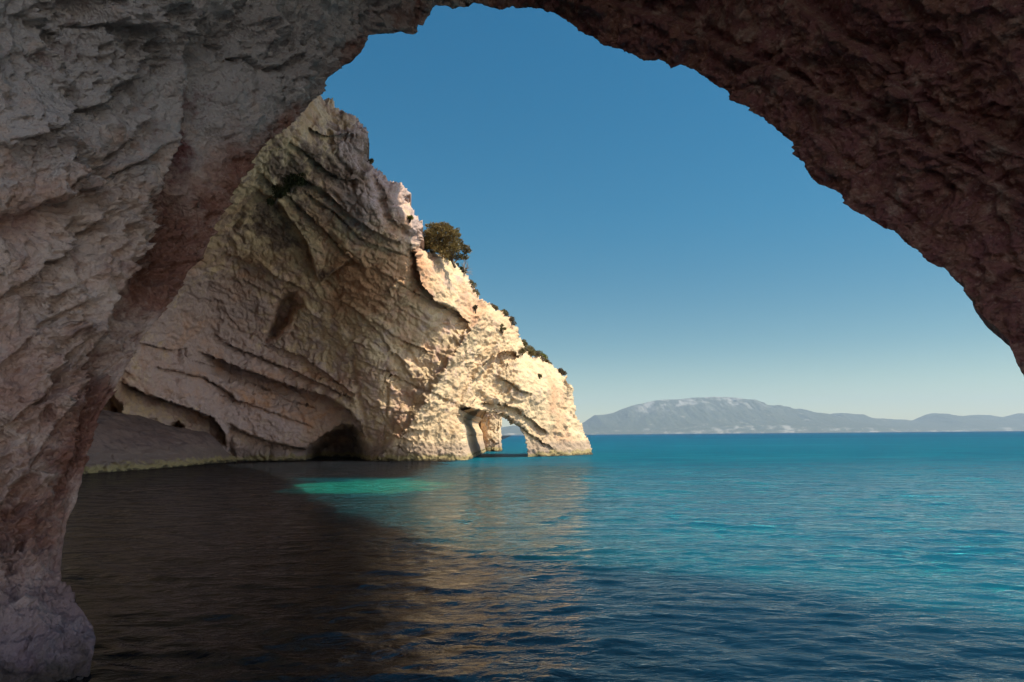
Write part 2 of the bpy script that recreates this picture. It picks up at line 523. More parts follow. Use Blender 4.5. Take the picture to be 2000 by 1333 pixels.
    amp = smooth(0, .25, np.repeat(np.r_[0.0, np.linspace(.01, 1, 60) ** 1.6], NS))
    dF = (1.2 * fbm(q * .15, 4, seed=41) + .5 * facets(q * .5, 42)) * amp
    FR = (FR.reshape(-1, 3) + nf.reshape(-1, 3) * dF[:, None]).reshape(FR.shape)
    fl = FR[-1]
    top = []
    tl = TAIL[-1]
    for t in np.linspace(.06, .94, 16):
        a = fl * (1 - t) + tl * t
        bulge = np.sin(t * math.pi)
        a = a.copy()
        hx = dirx * ext * .25 * bulge; hz = dirz * ext * .25 * bulge
        a[:, 0] += hx * np.sign(np.abs(dirx)); a[:, 2] += hz
        top.append(a)
    TOP = np.array(top)
    # one closed sheet: tail <- interior <- mouth -> front -> top -> tail
    G = np.concatenate([TAIL[::-1], INT[::-1], FR[1:], TOP], 0)
    R = len(G)
    nT, nI, nF, nP = len(TAIL), len(INT), len(FR) - 1, len(TOP)
    idx = np.arange(R)
    faces = grid_faces(R, NS)
    lastrow = (R - 1) * NS
    c = np.arange(NS - 1)
    close = np.stack([lastrow + c, lastrow + c + 1, c + 1, c], 1)
    faces = np.concatenate([faces, close], 0)

    def full(a):
        a = a.reshape(nI, NS)[::-1]
        return np.concatenate([np.repeat(a[:1], nT, 0), a, np.repeat(a[-1:], nF, 0), np.repeat(a[-1:], nP, 0)], 0).ravel()
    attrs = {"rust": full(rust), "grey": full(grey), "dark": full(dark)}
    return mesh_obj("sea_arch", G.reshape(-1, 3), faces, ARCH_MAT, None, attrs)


SHADOW_LEAN = 1.08
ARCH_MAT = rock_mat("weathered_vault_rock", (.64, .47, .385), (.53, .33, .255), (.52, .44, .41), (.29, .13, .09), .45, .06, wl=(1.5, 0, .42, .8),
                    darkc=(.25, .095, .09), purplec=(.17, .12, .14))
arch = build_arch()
tag(arch, "dark pitted rock arch over the water that frames the whole view", "rock arch")

# ------------------------------------------------------------------ cliff
SIL = [(0, 960), (0, 0), (300, 0), (450, 60), (560, 120), (610, 168), (633, 190.5), (643, 192), (655, 200), (670, 216), (682, 220), (694, 231), (700, 240),
       (714, 255), (717, 268), (716, 285), (714, 300), (722, 322), (734, 329), (748, 336), (761, 349), (776, 356), (785, 364), (793, 376), (795, 388), (793, 400),
       (806, 412), (820, 420), (827, 432), (827, 445), (823, 458), (820, 475), (824, 490), (835, 491), (852, 496), (872, 507), (888, 516), (903, 529), (915, 545), (926, 557),
       (938, 577), (950, 591), (962, 600), (973, 611), (986, 622), (996, 630), (1006, 637), (1014, 646), (1013, 656), (1021, 672), (1031, 687), (1048, 697),
       (1063, 704), (1080, 716), (1098, 726), (1104, 734), (1109, 745), (1118, 752), (1123, 757), (1122, 770), (1125, 786), (1127, 805), (1131, 821), (1138, 834), (1145, 847),
       (1151, 862), (1156, 876), (1158, 886), (1159, 920), (1160, 935), (1028, 935),
       (1031, 892), (1028, 864), (1020, 848), (1010, 836), (1000, 829), (988, 820), (977, 814), (969, 809), (955, 805), (942, 804), (928, 800), (914, 798), (905, 794), (899, 793),
       (896, 800), (897, 815), (900, 828), (903, 841), (907, 856), (912, 870), (915, 885), (917, 899), (918, 940), (700, 950), (450, 955)]

CTRL = [(0, 960, 50), (100, 940, 58), (170, 930, 63), (240, 814, 64.5), (300, 915, 70), (400, 849, 70), (449, 893, 72), (450, 903, 72), (520, 901, 72.5), (600, 899, 72.5),
        (650, 900, 74), (700, 904, 70.5), (720, 902, 70.2), (745, 900, 69.2), (790, 902, 67.6), (840, 901, 67.5), (880, 900, 67.8), (916, 899, 68.6), (916, 940, 68.6), (752, 945, 69.4), (600, 945, 72),
        (1031, 892, 80), (1060, 890, 81), (1090, 890, 82.5), (1130, 889, 85), (1157, 888, 87.5), (1160, 935, 88), (1031, 935, 80),
        (1140, 845, 87.2), (1125, 786, 86.5), (1123, 755, 86), (1102, 728, 84.5), (1063, 704, 81.5), (1031, 687, 79), (1014, 650, 77.3), (996, 630, 76), (973, 611, 74.8),
        (950, 591, 73), (926, 556, 71), (903, 529, 69.5), (872, 507, 67), (835, 492, 64), (827, 447, 60), (793, 390, 57.3), (761, 349, 55.3), (734, 329, 54), (714, 290, 53), (694, 231, 52.5),
        (670, 216, 53), (643, 192, 52.5),
        (1050, 840, 80.7), (1090, 820, 82.7), (1050, 760, 79.3), (1000, 780, 76.6), (980, 700, 75.2), (940, 760, 72.5), (930, 790, 71.8), (900, 760, 70.2), (900, 860, 68.5), (860, 860, 68.0),
        (960, 660, 74), (1020, 848, 79.2), (1000, 818, 77.5), (950, 795, 73.5),
        (920, 640, 71), (880, 700, 69.3), (840, 780, 68.2), (800, 850, 67.5),
        (850, 700, 68.4), (800, 780, 68.2), (750, 850, 68.7), (800, 700, 67.6), (740, 800, 68.2), (720, 700, 66.8), (800, 620, 65.7), (740, 600, 64.8), (700, 520, 61.5), (760, 500, 60.5),
        (790, 460, 58.3), (850, 600, 66.3), (860, 560, 65.2), (650, 600, 66.6), (650, 680, 68.8),
        (690, 300, 53.3), (720, 400, 55.3), (660, 380, 55.5), (640, 300, 52.5), (600, 330, 53), (600, 450, 58.5), (550, 420, 57), (520, 330, 51), (560, 250, 48), (500, 400, 55.5),
        (480, 500, 61.5), (550, 520, 62.5), (620, 540, 63.5), (400, 600, 65), (500, 600, 67), (560, 700, 70.5), (450, 700, 69.5), (350, 700, 66), (300, 680, 62.5), (250, 740, 61.5),
        (350, 770, 67), (450, 800, 70), (550, 830, 71), (450, 860, 71.5), (550, 870, 71.5), (640, 790, 70.5),
        (400, 350, 46), (300, 500, 53), (200, 600, 53), (0, 700, 44), (0, 500, 40), (300, 200, 37), (450, 150, 42), (0, 200, 30), (0, 0, 26), (300, 0, 33), (500, 120, 44.5)]


def tps_fit(c):
    c = np.array(c, float); X = c[:, :2] / 100; n = len(X)
    r = np.linalg.norm(X[:, None] - X[None], axis=2)
    K = np.where(r > 0, r * r * np.log(r + 1e-12), 0) + np.eye(n) * .02
    Pm = np.c_[np.ones(n), X]
    A = np.zeros((n + 3, n + 3)); A[:n, :n] = K; A[:n, n:] = Pm; A[n:, :n] = Pm.T
    sol = np.linalg.solve(A, np.r_[c[:, 2], 0, 0, 0])
    return X, sol


def tps_eval(fit, px, py):
    X, sol = fit
    out = np.empty(px.size)
    q = np.c_[px.ravel() / 100, py.ravel() / 100]
    for a in range(0, len(q), 40000):
        b = q[a:a + 40000]
        r = np.linalg.norm(b[:, None] - X[None], axis=2)
        out[a:a + 40000] = np.where(r > 0, r * r * np.log(r + 1e-12), 0) @ sol[:-3] + sol[-3] + b @ sol[-2:]
    return out.reshape(px.shape)


# ledges and cracks traced from the photo: (line, metres out above it, how far (px), metres in below it, how far (px))
LEDGES = [
    ([(383, 685), (465, 717), (559, 751), (641, 776), (685, 803), (706, 832), (716, 870)], .8, 26, 2.8, 46),
    ([(421, 664), (496, 692), (591, 733), (666, 768), (704, 789)], .45, 14, .9, 12),
    ([(512, 670), (591, 697), (641, 733), (698, 776)], .40, 14, .8, 12),
    ([(298, 715), (350, 726), (402, 739), (452, 770), (470, 790)], .4, 20, .7, 14),
    ([(270, 668), (330, 684), (367, 680)], .4, 16, .8, 14),
    ([(230, 744), (262, 756), (282, 770), (326, 783), (383, 802), (418, 818), (436, 842), (446, 880)], 1.0, 40, 3.2, 30),
    ([(440, 822), (480, 846), (528, 863), (597, 878), (622, 856), (646, 842), (690, 842)], .5, 22, 1.6, 16),
    ([(420, 770), (500, 795), (560, 815), (620, 838)], .25, 12, .35, 10),
    ([(360, 700), (430, 720), (500, 752), (560, 780), (620, 800)], .2, 12, .3, 10),
    ([(500, 330), (545, 368), (582, 400), (636, 454), (680, 500), (720, 530)], .5, 24, 1.1, 12),
    ([(490, 362), (545, 396), (575, 440), (603, 481), (622, 556)], .9, 40, 1.5, 22),
    ([(622, 556), (645, 535), (672, 514), (690, 500)], .8, 24, 1.2, 18),
    ([(560, 330), (633, 373), (665, 402), (697, 430), (730, 452), (760, 468), (790, 478)], .6, 26, 1.1, 16),
    ([(580, 366), (650, 413), (690, 452), (714, 474), (765, 490), (800, 500)], .4, 16, .8, 12),
    ([(430, 490), (470, 506), (511, 525), (560, 548), (600, 570)], .5, 26, .9, 16),
    ([(470, 545), (520, 570), (560, 590)], .3, 18, .5, 12),
    ([(600, 250), (640, 268), (672, 262), (700, 262)], .5, 22, .8, 16),
    ([(560, 275), (600, 300), (640, 335), (672, 352), (700, 352)], .5, 24, .9, 18),
    ([(800, 470), (812, 510), (822, 555), (850, 588), (890, 606), (922, 636)], .8, 26, 1.0, 26),
    ([(715, 520), (760, 540), (800, 566), (835, 585), (870, 600), (900, 620)], .15, 14, .35, 8),
    ([(690, 700), (740, 722), (780, 740), (844, 767), (899, 794)], .10, 8, .45, 4),
    ([(720, 620), (760, 650), (800, 672), (845, 690)], .15, 14, .3, 8),
    ([(640, 575), (690, 600), (740, 650), (770, 700)], .2, 16, .4, 9),
    ([(700, 830), (770, 850), (810, 868)], .1, 10, .2, 6),
    # right of the crease, the hollows of the sunlit buttress and arch
    ([(925, 748), (960, 702), (985, 688), (1006, 690), (1012, 700)], .5, 22, 1.0, 22),
    ([(970, 735), (1000, 750), (1020, 765), (1040, 770)], .35, 14, .6, 10),
    ([(935, 790), (968, 786), (1010, 800), (1050, 830), (1075, 850)], .45, 18, .45, 14),
    ([(950, 808), (985, 808), (1010, 828), (1040, 850), (1085, 880)], .3, 12, .45, 9),
    ([(975, 600), (1000, 640), (1015, 655)], .2, 10, .3, 8),
]
CRACKS = [([(685, 694), (692, 742), (704, 789), (717, 852), (716, 902)], .5, 4), ([(760, 740), (756, 790), (752, 840), (748, 880)], .3, 4), ([(815, 520), (800, 560), (820, 600)], .3, 5),
          ([(940, 690), (905, 760), (880, 800)], .55, 7), ([(1080, 750), (1070, 790), (1078, 830)], .2, 5), ([(636, 454), (690, 500)], .5, 4),
          ([(455, 830), (450, 870), (452, 900)], .6, 6), ([(530, 862), (528, 895)], .4, 4), ([(640, 250), (650, 300), (690, 340)], .4, 6), ([(714, 300), (740, 380), (760, 440), (810, 470)], .7, 9)]
CREASE = [(975, 590), (940, 615), (922, 640), (900, 672), (880, 702), (858, 745), (832, 782), (800, 832), (772, 860), (728, 902)]
CAVE = [(598, 884), (620, 860), (644, 842), (668, 828), (692, 830), (706, 846), (716, 872), (720, 905), (716, 950), (600, 950)]


def build_cliff():
    step = 1.9
    xs = np.arange(0, 1164, step); ys = np.arange(0, 958, step)
    PX, PY = np.meshgrid(xs, ys)
    shp = PX.shape
    # ragged edge: look the mask up at noise-shifted places
    nv = np.stack([PX.ravel() / 13, PY.ravel() / 13, 0 * PX.ravel()], 1).astype(F32)
    jx = 3.4 * fbm(nv, 4, .6, seed=61).reshape(shp); jy = 3.4 * fbm(nv + 40, 4, .6, seed=62).reshape(shp)
    msk = inside(PX + jx, PY + jy, SIL)
    Y = tps_eval(tps_fit(CTRL), PX, PY)
    for pl, a, La, b, Lb in LEDGES:
        x0 = min(p[0] for p in pl) - 200; x1 = max(p[0] for p in pl) + 200
        y0 = min(p[1] for p in pl) - 200; y1 = max(p[1] for p in pl) + 200
        m = (PX > x0) & (PX < x1) & (PY > y0) & (PY < y1)
        if pl[0][1] < 600 and pl[0][0] < 700: a, b = a * .9, b * .7
        wob = 2.5 * jx[m]; wob2 = 1.5 * jy[m]
        d, s_, t = seg_dist(PX[m] + wob * .6, PY[m] + wob2, pl)
        fd = smooth(0, .12, t) * smooth(1, .88, t)
        # outside both ends nothing
        Y[m] += np.where(s_ > 0, -a * np.exp(-d / La), b * np.exp(-d / Lb)) * fd
    for pl, a, Lw in CRACKS:
        d, s_, t = seg_dist(PX + 2 * jx, PY + 2 * jy, pl)
        Y += a * np.exp(-(d / Lw) ** 2) * smooth(0, .1, t) * smooth(1, .9, t)
    # arete between the sunlit buttress and the shaded alcove
    d, s_, t = seg_dist(PX + 2.5 * jx, PY + 2.5 * jy, CREASE)
    lsd = s_ > 0                                           # line runs down-left: its alcove side
    if not lsd[np.argmin(abs(ys - 760)), np.argmin(abs(xs - 780))]:
        lsd = ~lsd
    Y += np.where(lsd, 2.7 * (1 - np.exp(-d / 20)) * np.exp(-d / 330), (1.3 * (1 - np.exp(-d / 22)) + 1.6 * (1 - np.exp(-d / 80))) * smooth(1030, 930, PX)) * smooth(0, .1, t)
    # the skyline rounds over
    ds_, _, _ = seg_dist(PX, PY, SIL[6:64])
    Y += (2.6 * np.exp(-ds_ / 16) + 1.0 * np.exp(-ds_ / 5)) * (PX > 560) * smooth(1112, 1090, PX)
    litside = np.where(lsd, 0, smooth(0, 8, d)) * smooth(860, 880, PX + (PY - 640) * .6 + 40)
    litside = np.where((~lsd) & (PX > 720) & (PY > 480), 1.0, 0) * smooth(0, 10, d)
    # caves and hollows
    sd = poly_sd(PX + 2 * jx, PY + 2 * jy, CAVE); Y += 11 * smooth(-3, 26, sd)
    sd = poly_sd(PX + 2 * jx, PY + 2 * jy, [(548, 578), (575, 570), (598, 598), (580, 604), (564, 636), (538, 664), (514, 668), (528, 632), (540, 600)]); Y += 3.2 * smooth(-4, 14, sd)
    sd = poly_sd(PX + 2 * jx, PY + 2 * jy, [(332, 834), (345, 821), (357, 829), (361, 850), (330, 850)]); Y += 3.5 * smooth(-2, 7, sd)
    sd = poly_sd(PX + 2 * jx, PY + 2 * jy, [(150, 780), (215, 768), (236, 790), (238, 815), (150, 830)]); Y += 4.5 * smooth(-3, 12, sd)
    Pw = at(PX.ravel(), PY.ravel(), Y.ravel())
    G = Pw.reshape(*shp, 3)
    n = grid_normals(G)
    if n[200, 300, 1] > 0: n = -n
    q = Pw.astype(F32)
    w1 = np.stack([fbm(q * .25, 3, seed=71), fbm(q * .25 + 9, 3, seed=72), fbm(q * .25 + 19, 3, seed=73)], 1)
    qq = q + w1 * 1.2
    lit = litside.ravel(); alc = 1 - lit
    px, py = PX.ravel(), PY.ravel()
    D = .35 * fbm(q * .16, 3, seed=74)
    # bedding: beds dip to the lower right, opening like a fan
    bed = (py - 760) * .9 - (px - 560) * np.interp(py, [300, 500, 700, 850], [.82, .62, .40, .30])
    bw = bed / 26.0 + 1.1 * w1[:, 0] + .4 * fbm(q * .9, 3, seed=75)
    nb = np.stack([bw, px * .006 + 0 * bw, 0 * bw], 1).astype(F32)
    D += alc * (.26 * fbm(nb, 4, .6, seed=76)) * (.5 + smooth(500, 700, py) * .5)
    nb2 = np.stack([bw * 3.2, px * .02, 0 * bw], 1).astype(F32)
    D += alc * .10 * fbm(nb2, 3, .6, seed=77)
    fc1 = facets(qq * np.array([.32, .32, .5], F32), 78); fc2 = facets(qq * .95, 79); fc3 = facets(qq * 2.4, 80)
    al = (px * .92 + py * .39) * .052
    sl1 = facets(np.stack([al * .22, bw * .62, q[:, 1] * .15], 1).astype(F32) + .4 * w1, 87); sl2 = facets(np.stack([al * .6, bw * 1.7, q[:, 1] * .4], 1).astype(F32) + .5 * w1, 88)
    D += alc * (fc1 * .14 + fc2 * .10 + fc3 * .07 + sl1 * .26 + sl2 * .13)
    # sunlit face: rougher, with ribs running down to the left
    u = q[:, 0] * .52 + q[:, 2] * .85; v = q[:, 0] * .85 - q[:, 2] * .52
    st = np.stack([v * 1.05 + .5 * w1[:, 0], u * .24, q[:, 1] * .2], 1).astype(F32)
    ribs = fbm(st, 4, .6, seed=81)
    rib_m = lit * np.clip(1.15 - smooth(985, 1060, px) * .8 - .6 * smooth(830, 880, py), 0.1, 1)
    D += ribs * .6 * rib_m
    calm = lit * (1 - .5 * smooth(985, 1040, px)) * (1 - .6 * smooth(930, 880, px) * smooth(680, 730, py))
    D += calm * (fc1 * .26 + fc2 * .18 + fc3 * .17)
    D += calm * ((scallops(qq * 1.5, 82) - .45) * .13 + (scallops(q * 3.6, 84) - .45) * .14)
    D += .05 * fbm(q * 3.5, 4, .65, seed=83) * (1 + lit)
    for c_, w_, a_, sd_ in ((np.stack([al * .16, bw * .33, q[:, 1] * .12], 1).astype(F32) + .5 * w1, .03, .18, 53), (qq * .45, .035, .10, 54)):
        f1, f2, _, _ = voro(c_, sd_)
        D -= a_ * np.exp(-(f2 - f1) / w_) * (alc * .8 + .25)
    # rough rim rocks along the skyline
    edge = np.zeros(shp)
    dsk, _, _ = seg_dist(PX, PY, SIL[4:64]); dsk = dsk.ravel()
    rimm = np.exp(-(dsk / 30) ** 2) * (px > 600)
    D += rimm * ((scallops(qq * 1.1, 85) - .4) * .38 + .26 * facets(qq * .8, 86) + .09 * facets(qq * 2.1, 89))
    vd = (CAM - Pw); vd /= np.linalg.norm(vd, axis=1, keepdims=True)
    D *= np.maximum(np.clip(1.5 * np.abs((n.reshape(-1, 3) * vd).sum(1)), .2, 1), np.maximum(.95 * rimm, .75 * lit))       # calm inside the steep steps of the ledges
    Pw = Pw + n.reshape(-1, 3) * D[:, None]
    G = Pw.reshape(*shp, 3)
    # keep the cells whose four corners lie in the outline
    cell = msk[:-1, :-1] & msk[1:, :-1] & msk[:-1, 1:] & msk[1:, 1:]
    C = shp[1]
    f = grid_faces(shp[0], C).reshape(shp[0] - 1, C - 1, 4)[cell]
    # boundary edges -> skirt that gives the cliff its thickness
    e = np.concatenate([f[:, [0, 1]], f[:, [1, 2]], f[:, [2, 3]], f[:, [3, 0]]], 0)
    key = np.sort(e, 1); kk = key[:, 0].astype(np.int64) * (C * shp[0]) + key[:, 1]
    uq, inv, cnt = np.unique(kk, return_inverse=True, return_counts=True)
    be = e[cnt[inv] == 1]
    bv = np.unique(be)
    bp = G.reshape(-1, 3)[bv]; bpx = px[bv]; bpy = py[bv]
    rad = np.stack([bp[:, 0], bp[:, 1], 0 * bp[:, 0]], 1); rad /= np.linalg.norm(rad, axis=1, keepdims=True)
    hole = (bpx > 885) & (bpx < 1040) & (bpy > 785)
    hl = hole & (bpx < 930) & (bpy > 797)                   # left wall of the passage: runs deep
    hr = hole & (bpx > 1015) & (bpy > 838)
    ht = hole & ~hl & ~hr
    vs = [G.reshape(-1, 3)]; fs = [f]
    amap = [np.arange(C * shp[0])]
    prev = np.full(C * shp[0], -1); prev[bv] = bv
    base_n = C * shp[0]
    bps = bp.copy()                                        # the passage wall loses the ragged lip's detail a little way in
    for sel in (hl, hr, ht):
        o_ = np.argsort(bpy[sel] if sel is not ht else bpx[sel]); ii = np.where(sel)[0][o_]
        if len(ii) > 31:
            kw = np.hanning(31); kw /= kw.sum()
            for j in range(3):
                bps[ii, j] = np.convolve(np.pad(bp[ii, j], 15, 'reflect', reflect_type='odd'), kw, 'valid')
    for k, b in enumerate((1.0, 2.5, 5.0, 10.0, 18.0, 28.0)):
        off = rad * b
        # behind the skyline the ground falls gently and turns inland
        off[:, 2] = np.where(hole, 0, -.04 * b - (b / 28.0) ** 2 * .25 * np.maximum(bp[:, 2], 0))
        off[:, 0] -= np.where(hole, 0, .10 * b * (bpx > 1030))
        off[hl] = np.array([0.012, 1.0, 0.0]) * b * 1.5
        tl = np.clip((bpx[ht] - 905) / 90, 0, 1)[:, None]
        off[ht] = (1 - tl) * np.array([0.0, 1.0, .02]) * b + tl * np.array([.12, .3, .3]) * b
        off[hr] = np.array([.25, .5, .1]) * b
        nw = (bp if b < 2 else bps) + np.where((bpx > 930) & ~hole, np.where(bpx > 1015, .26, .3), 1.0)[:, None] * off
        nq = nw.astype(F32)
        nw = nw + (.35 * fbm(nq * .5, 4, seed=90)[:, None] * np.array([1, .2, .8])) * min(1, b / 3) * np.where(hole, 1, .0)[:, None]
        vs.append(nw)
        cur = np.full(C * shp[0], -1); cur[bv] = base_n + k * len(bv) + np.arange(len(bv))
        fs.append(np.stack([prev[be[:, 1]], prev[be[:, 0]], cur[be[:, 0]], cur[be[:, 1]]], 1))
        prev = cur; amap.append(bv)
    V = np.concatenate(vs); Fc = np.concatenate(fs); am = np.concatenate(amap)
    # stains, plus shade tones painted over the alcove and the cave
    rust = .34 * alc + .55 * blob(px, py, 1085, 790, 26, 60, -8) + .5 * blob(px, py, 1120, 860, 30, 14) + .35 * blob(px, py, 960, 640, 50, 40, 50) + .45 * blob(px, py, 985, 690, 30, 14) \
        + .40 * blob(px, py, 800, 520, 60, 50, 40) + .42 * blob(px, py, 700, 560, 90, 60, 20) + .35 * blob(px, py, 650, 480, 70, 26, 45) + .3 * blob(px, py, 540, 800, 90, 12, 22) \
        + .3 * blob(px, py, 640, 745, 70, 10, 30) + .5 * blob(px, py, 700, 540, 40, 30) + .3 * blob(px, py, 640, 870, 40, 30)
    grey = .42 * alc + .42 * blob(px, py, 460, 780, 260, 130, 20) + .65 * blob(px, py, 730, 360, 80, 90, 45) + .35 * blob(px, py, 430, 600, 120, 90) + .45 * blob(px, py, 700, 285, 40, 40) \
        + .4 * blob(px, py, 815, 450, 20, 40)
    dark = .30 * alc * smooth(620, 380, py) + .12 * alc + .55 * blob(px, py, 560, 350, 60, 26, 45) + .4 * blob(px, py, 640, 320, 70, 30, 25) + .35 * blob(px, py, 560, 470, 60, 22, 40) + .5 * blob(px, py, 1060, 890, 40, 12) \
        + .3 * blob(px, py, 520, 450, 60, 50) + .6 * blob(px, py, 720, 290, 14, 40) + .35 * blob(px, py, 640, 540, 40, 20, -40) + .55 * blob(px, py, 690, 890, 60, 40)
    pale = 0.6 * lit
    used = np.zeros(len(V), bool); used[Fc.ravel()] = True
    remap = np.cumsum(used) - 1
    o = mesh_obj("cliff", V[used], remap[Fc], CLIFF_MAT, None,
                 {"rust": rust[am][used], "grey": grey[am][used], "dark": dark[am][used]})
    return o, (px, py, Pw, msk.ravel())


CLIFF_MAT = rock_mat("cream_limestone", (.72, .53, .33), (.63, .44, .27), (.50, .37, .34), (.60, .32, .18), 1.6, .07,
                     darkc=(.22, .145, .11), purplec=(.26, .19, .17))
cliff, CL = build_cliff()
tag(cliff, "pale limestone cliff sloping into the sea with a small arch at its tip", "cliff")


def on_cliff(px, py):
    x, y, Pw, m = CL
    d = (x - px) ** 2 + (y - py) ** 2 + np.where(m, 0, 1e6)
    return Pw[np.argmin(d)]


# ---- sloping shore ledge in the alcove (a part of the cliff)
def build_ledge():
    back = [(60, 780, 56), (150, 800, 59), (215, 812, 62.5), (238, 813, 64.3), (300, 827, 67), (345, 838, 68.5), (402, 848, 70.3), (430, 868, 71.5), (449, 891, 72), (462, 902, 72)]
    frontw = [(60, 950, 44), (120, 932, 48), (170, 925, 50), (230, 919, 53), (300, 914, 57), (345, 910, 60.5), (400, 904, 66), (430, 902, 69.5), (449, 901, 71), (462, 901, 72)]
    b = np.array(back, float); fr = np.array(frontw, float)
    NSx, NT_ = 330, 130
    t = np.linspace(0, len(b) - 1, NSx); i = np.arange(len(b))
    B = at(np.interp(t, i, b[:, 0]), np.interp(t, i, b[:, 1]), np.interp(t, i, b[:, 2]))
    Fp = at(np.interp(t, i, fr[:, 0]), np.interp(t, i, fr[:, 1]), np.interp(t, i, fr[:, 2]))
    Fp[:, 2] = 0.25
    rows = []
    for v in np.linspace(-.08, 1.0, NT_):
        p = B * (1 - v) + Fp * v
        # a rounded drop into the water at the front
        p[:, 2] += .35 * np.sin(np.clip(v, 0, 1) * math.pi) * (t / len(b) < .9)
        rows.append(p)
    for v in np.linspace(.1, 1, 26):
        p = Fp.copy(); dirn = np.stack([Fp[:, 0], Fp[:, 1], 0 * Fp[:, 0]], 1); dirn /= np.linalg.norm(dirn, axis=1, keepdims=True)
        p -= dirn * .55 * math.sin(v * 1.6)
        p[:, 2] -= 1.5 * v ** 1.4
        rows.append(p)
    G = np.array(rows)
    n = grid_normals(G)
    if n[60, 150, 2] < 0: n = -n
    q = G.reshape(-1, 3).astype(F32)
    vv = np.repeat(np.r_[np.linspace(-.08, 1, NT_), np.full(26, 1.1)], NSx)
    D = .22 * fbm(q * .5, 4, seed=101) + .10 * facets(q * np.array([.5, .5, 2], F32), 102) + smooth(.82, 1, vv) * (.25 * facets(q * 1.3, 103) + .12 * fbm(q * 2.5, 3, seed=104)) + .03 * fbm(q * 5, 3, seed=105)
    G = (G.reshape(-1, 3) + n.reshape(-1, 3) * D[:, None])
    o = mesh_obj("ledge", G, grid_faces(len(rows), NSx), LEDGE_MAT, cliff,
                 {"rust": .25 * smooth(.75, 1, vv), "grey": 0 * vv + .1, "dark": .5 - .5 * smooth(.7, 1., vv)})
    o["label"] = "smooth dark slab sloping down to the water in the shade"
    return o


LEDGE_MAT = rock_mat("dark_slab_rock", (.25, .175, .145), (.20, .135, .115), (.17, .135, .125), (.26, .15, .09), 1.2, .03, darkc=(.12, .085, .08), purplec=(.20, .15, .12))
build_ledge()


# ---- second leg behind the small arch (a part of the cliff)
def build_pillar():
    A = at(934, 881, 108.0); Bq = at(979, 881, 108.0)
    cx = (A[0] + Bq[0]) / 2; hw = (Bq[0] - A[0]) / 2
    NA, NZ = 240, 200
    th = np.linspace(0, 2 * math.pi, NA, endpoint=False)
    rows = []
    for z in np.linspace(-1.5, 12, NZ):
        fl = 1.0 + .10 * np.exp(-max(z, 0) / .8) + .5 * smooth(4.5, 10, z)
        sq = 1 / np.maximum(np.abs(np.cos(th)), np.abs(np.sin(th))) ** .6
        x = cx - .10 * z * 0 + hw * fl * np.cos(th) * sq * .9
        y = 112 + 4.0 * np.sin(th) * sq
        rows.append(np.stack([x + .25 * smooth(3, 8, z), y, np.full(NA, z)], 1))
    G = np.array(rows)
    c = np.array([cx, 112, 0])
    n = G - c; n[..., 2] = 0; n /= np.linalg.norm(n, axis=-1, keepdims=True)
    q = G.reshape(-1, 3).astype(F32)
    D = .25 * fbm(q * .4, 3, seed=111) + .22 * facets(q * .7, 112) + .12 * facets(q * 1.8, 113) + .06 * fbm(q * 3, 3, seed=114)
    G = G.reshape(-1, 3) + n.reshape(-1, 3) * D[:, None]
    zz = G[:, 2]
    return mesh_obj("rock_pillar", G, grid_faces(NZ, NA, True), CLIFF_MAT, cliff,
                    {"rust": .45 * np.exp(-((G[:, 0] - cx + .8) / .6) ** 2), "grey": 0 * zz, "dark": 0 * zz})


build_pillar()


# ------------------------------------------------------------------ sea
def build_sea():
    ang = np.r_[np.linspace(-180, -60, 40)[:-1], np.linspace(-60, 60, 1100), np.linspace(60, 180, 40)[1:]]
    a = np.radians(ang)
    rr = [0.6]
    while rr[-1] < 120: rr.append(rr[-1] * 1.0065 + .004)
    while rr[-1] < 18500: rr.append(rr[-1] * 1.05)
    r = np.array(rr)
    X = r[:, None] * np.sin(a)[None]; Yc = r[:, None] * np.cos(a)[None]
    x = X.ravel(); y = Yc.ravel(); R = np.repeat(r, len(a))
    P = np.stack([x, y, 0 * x], 1).astype(F32)
    wx = 1.1 * fbm(P * .35, 2, seed=121) ; wy = 1.1 * fbm(P * .35 + 30, 2, seed=122)
    am = .65 + .7 * fbm(P * .16, 3, seed=123)
    h = np.zeros(len(x))
    rg = np.random.default_rng(5)
    for k in range(46):
        lam = .22 * (9.0) ** (rg.random())
        th = rg.normal(-12, 30) if lam < 1.0 else rg.normal(-10, 16)
        t = math.radians(th)
        d = np.array([math.sin(t), -math.cos(t)])
        kk = 2 * math.pi / lam
        ph = kk * (d[0] * (x + wx * min(1, lam)) + d[1] * (y + wy * min(1, lam))) + rg.random() * 6.28
        A = .0038 * lam ** .72
        fade = smooth(lam / 2.5, lam / 6, R * .0065 + .004)
        s = np.sin(ph)
        h += fade * A * (np.exp(1.1 * (s - 1)) * 2.2 - .9)
    h *= am
    h += .006 * fbm(P * 3.0, 3, .6, seed=125) * smooth(25, 5, R)
    V = np.stack([x, y, h], 1)
    f = grid_faces(len(r), len(a), False)
    # close the seam behind and the small disc at the centre is under the boat: one fan
    nC = len(a)
    cen = len(V)
    V = np.vstack([V, [[0, 0, 0]]])
    tri = np.stack([np.full(nC - 1, cen), np.arange(nC - 1), np.arange(1, nC), np.arange(1, nC)], 1)
    o = mesh_obj("sea", V, f, SEA_MAT)
    o["kind"] = "structure"
    return o


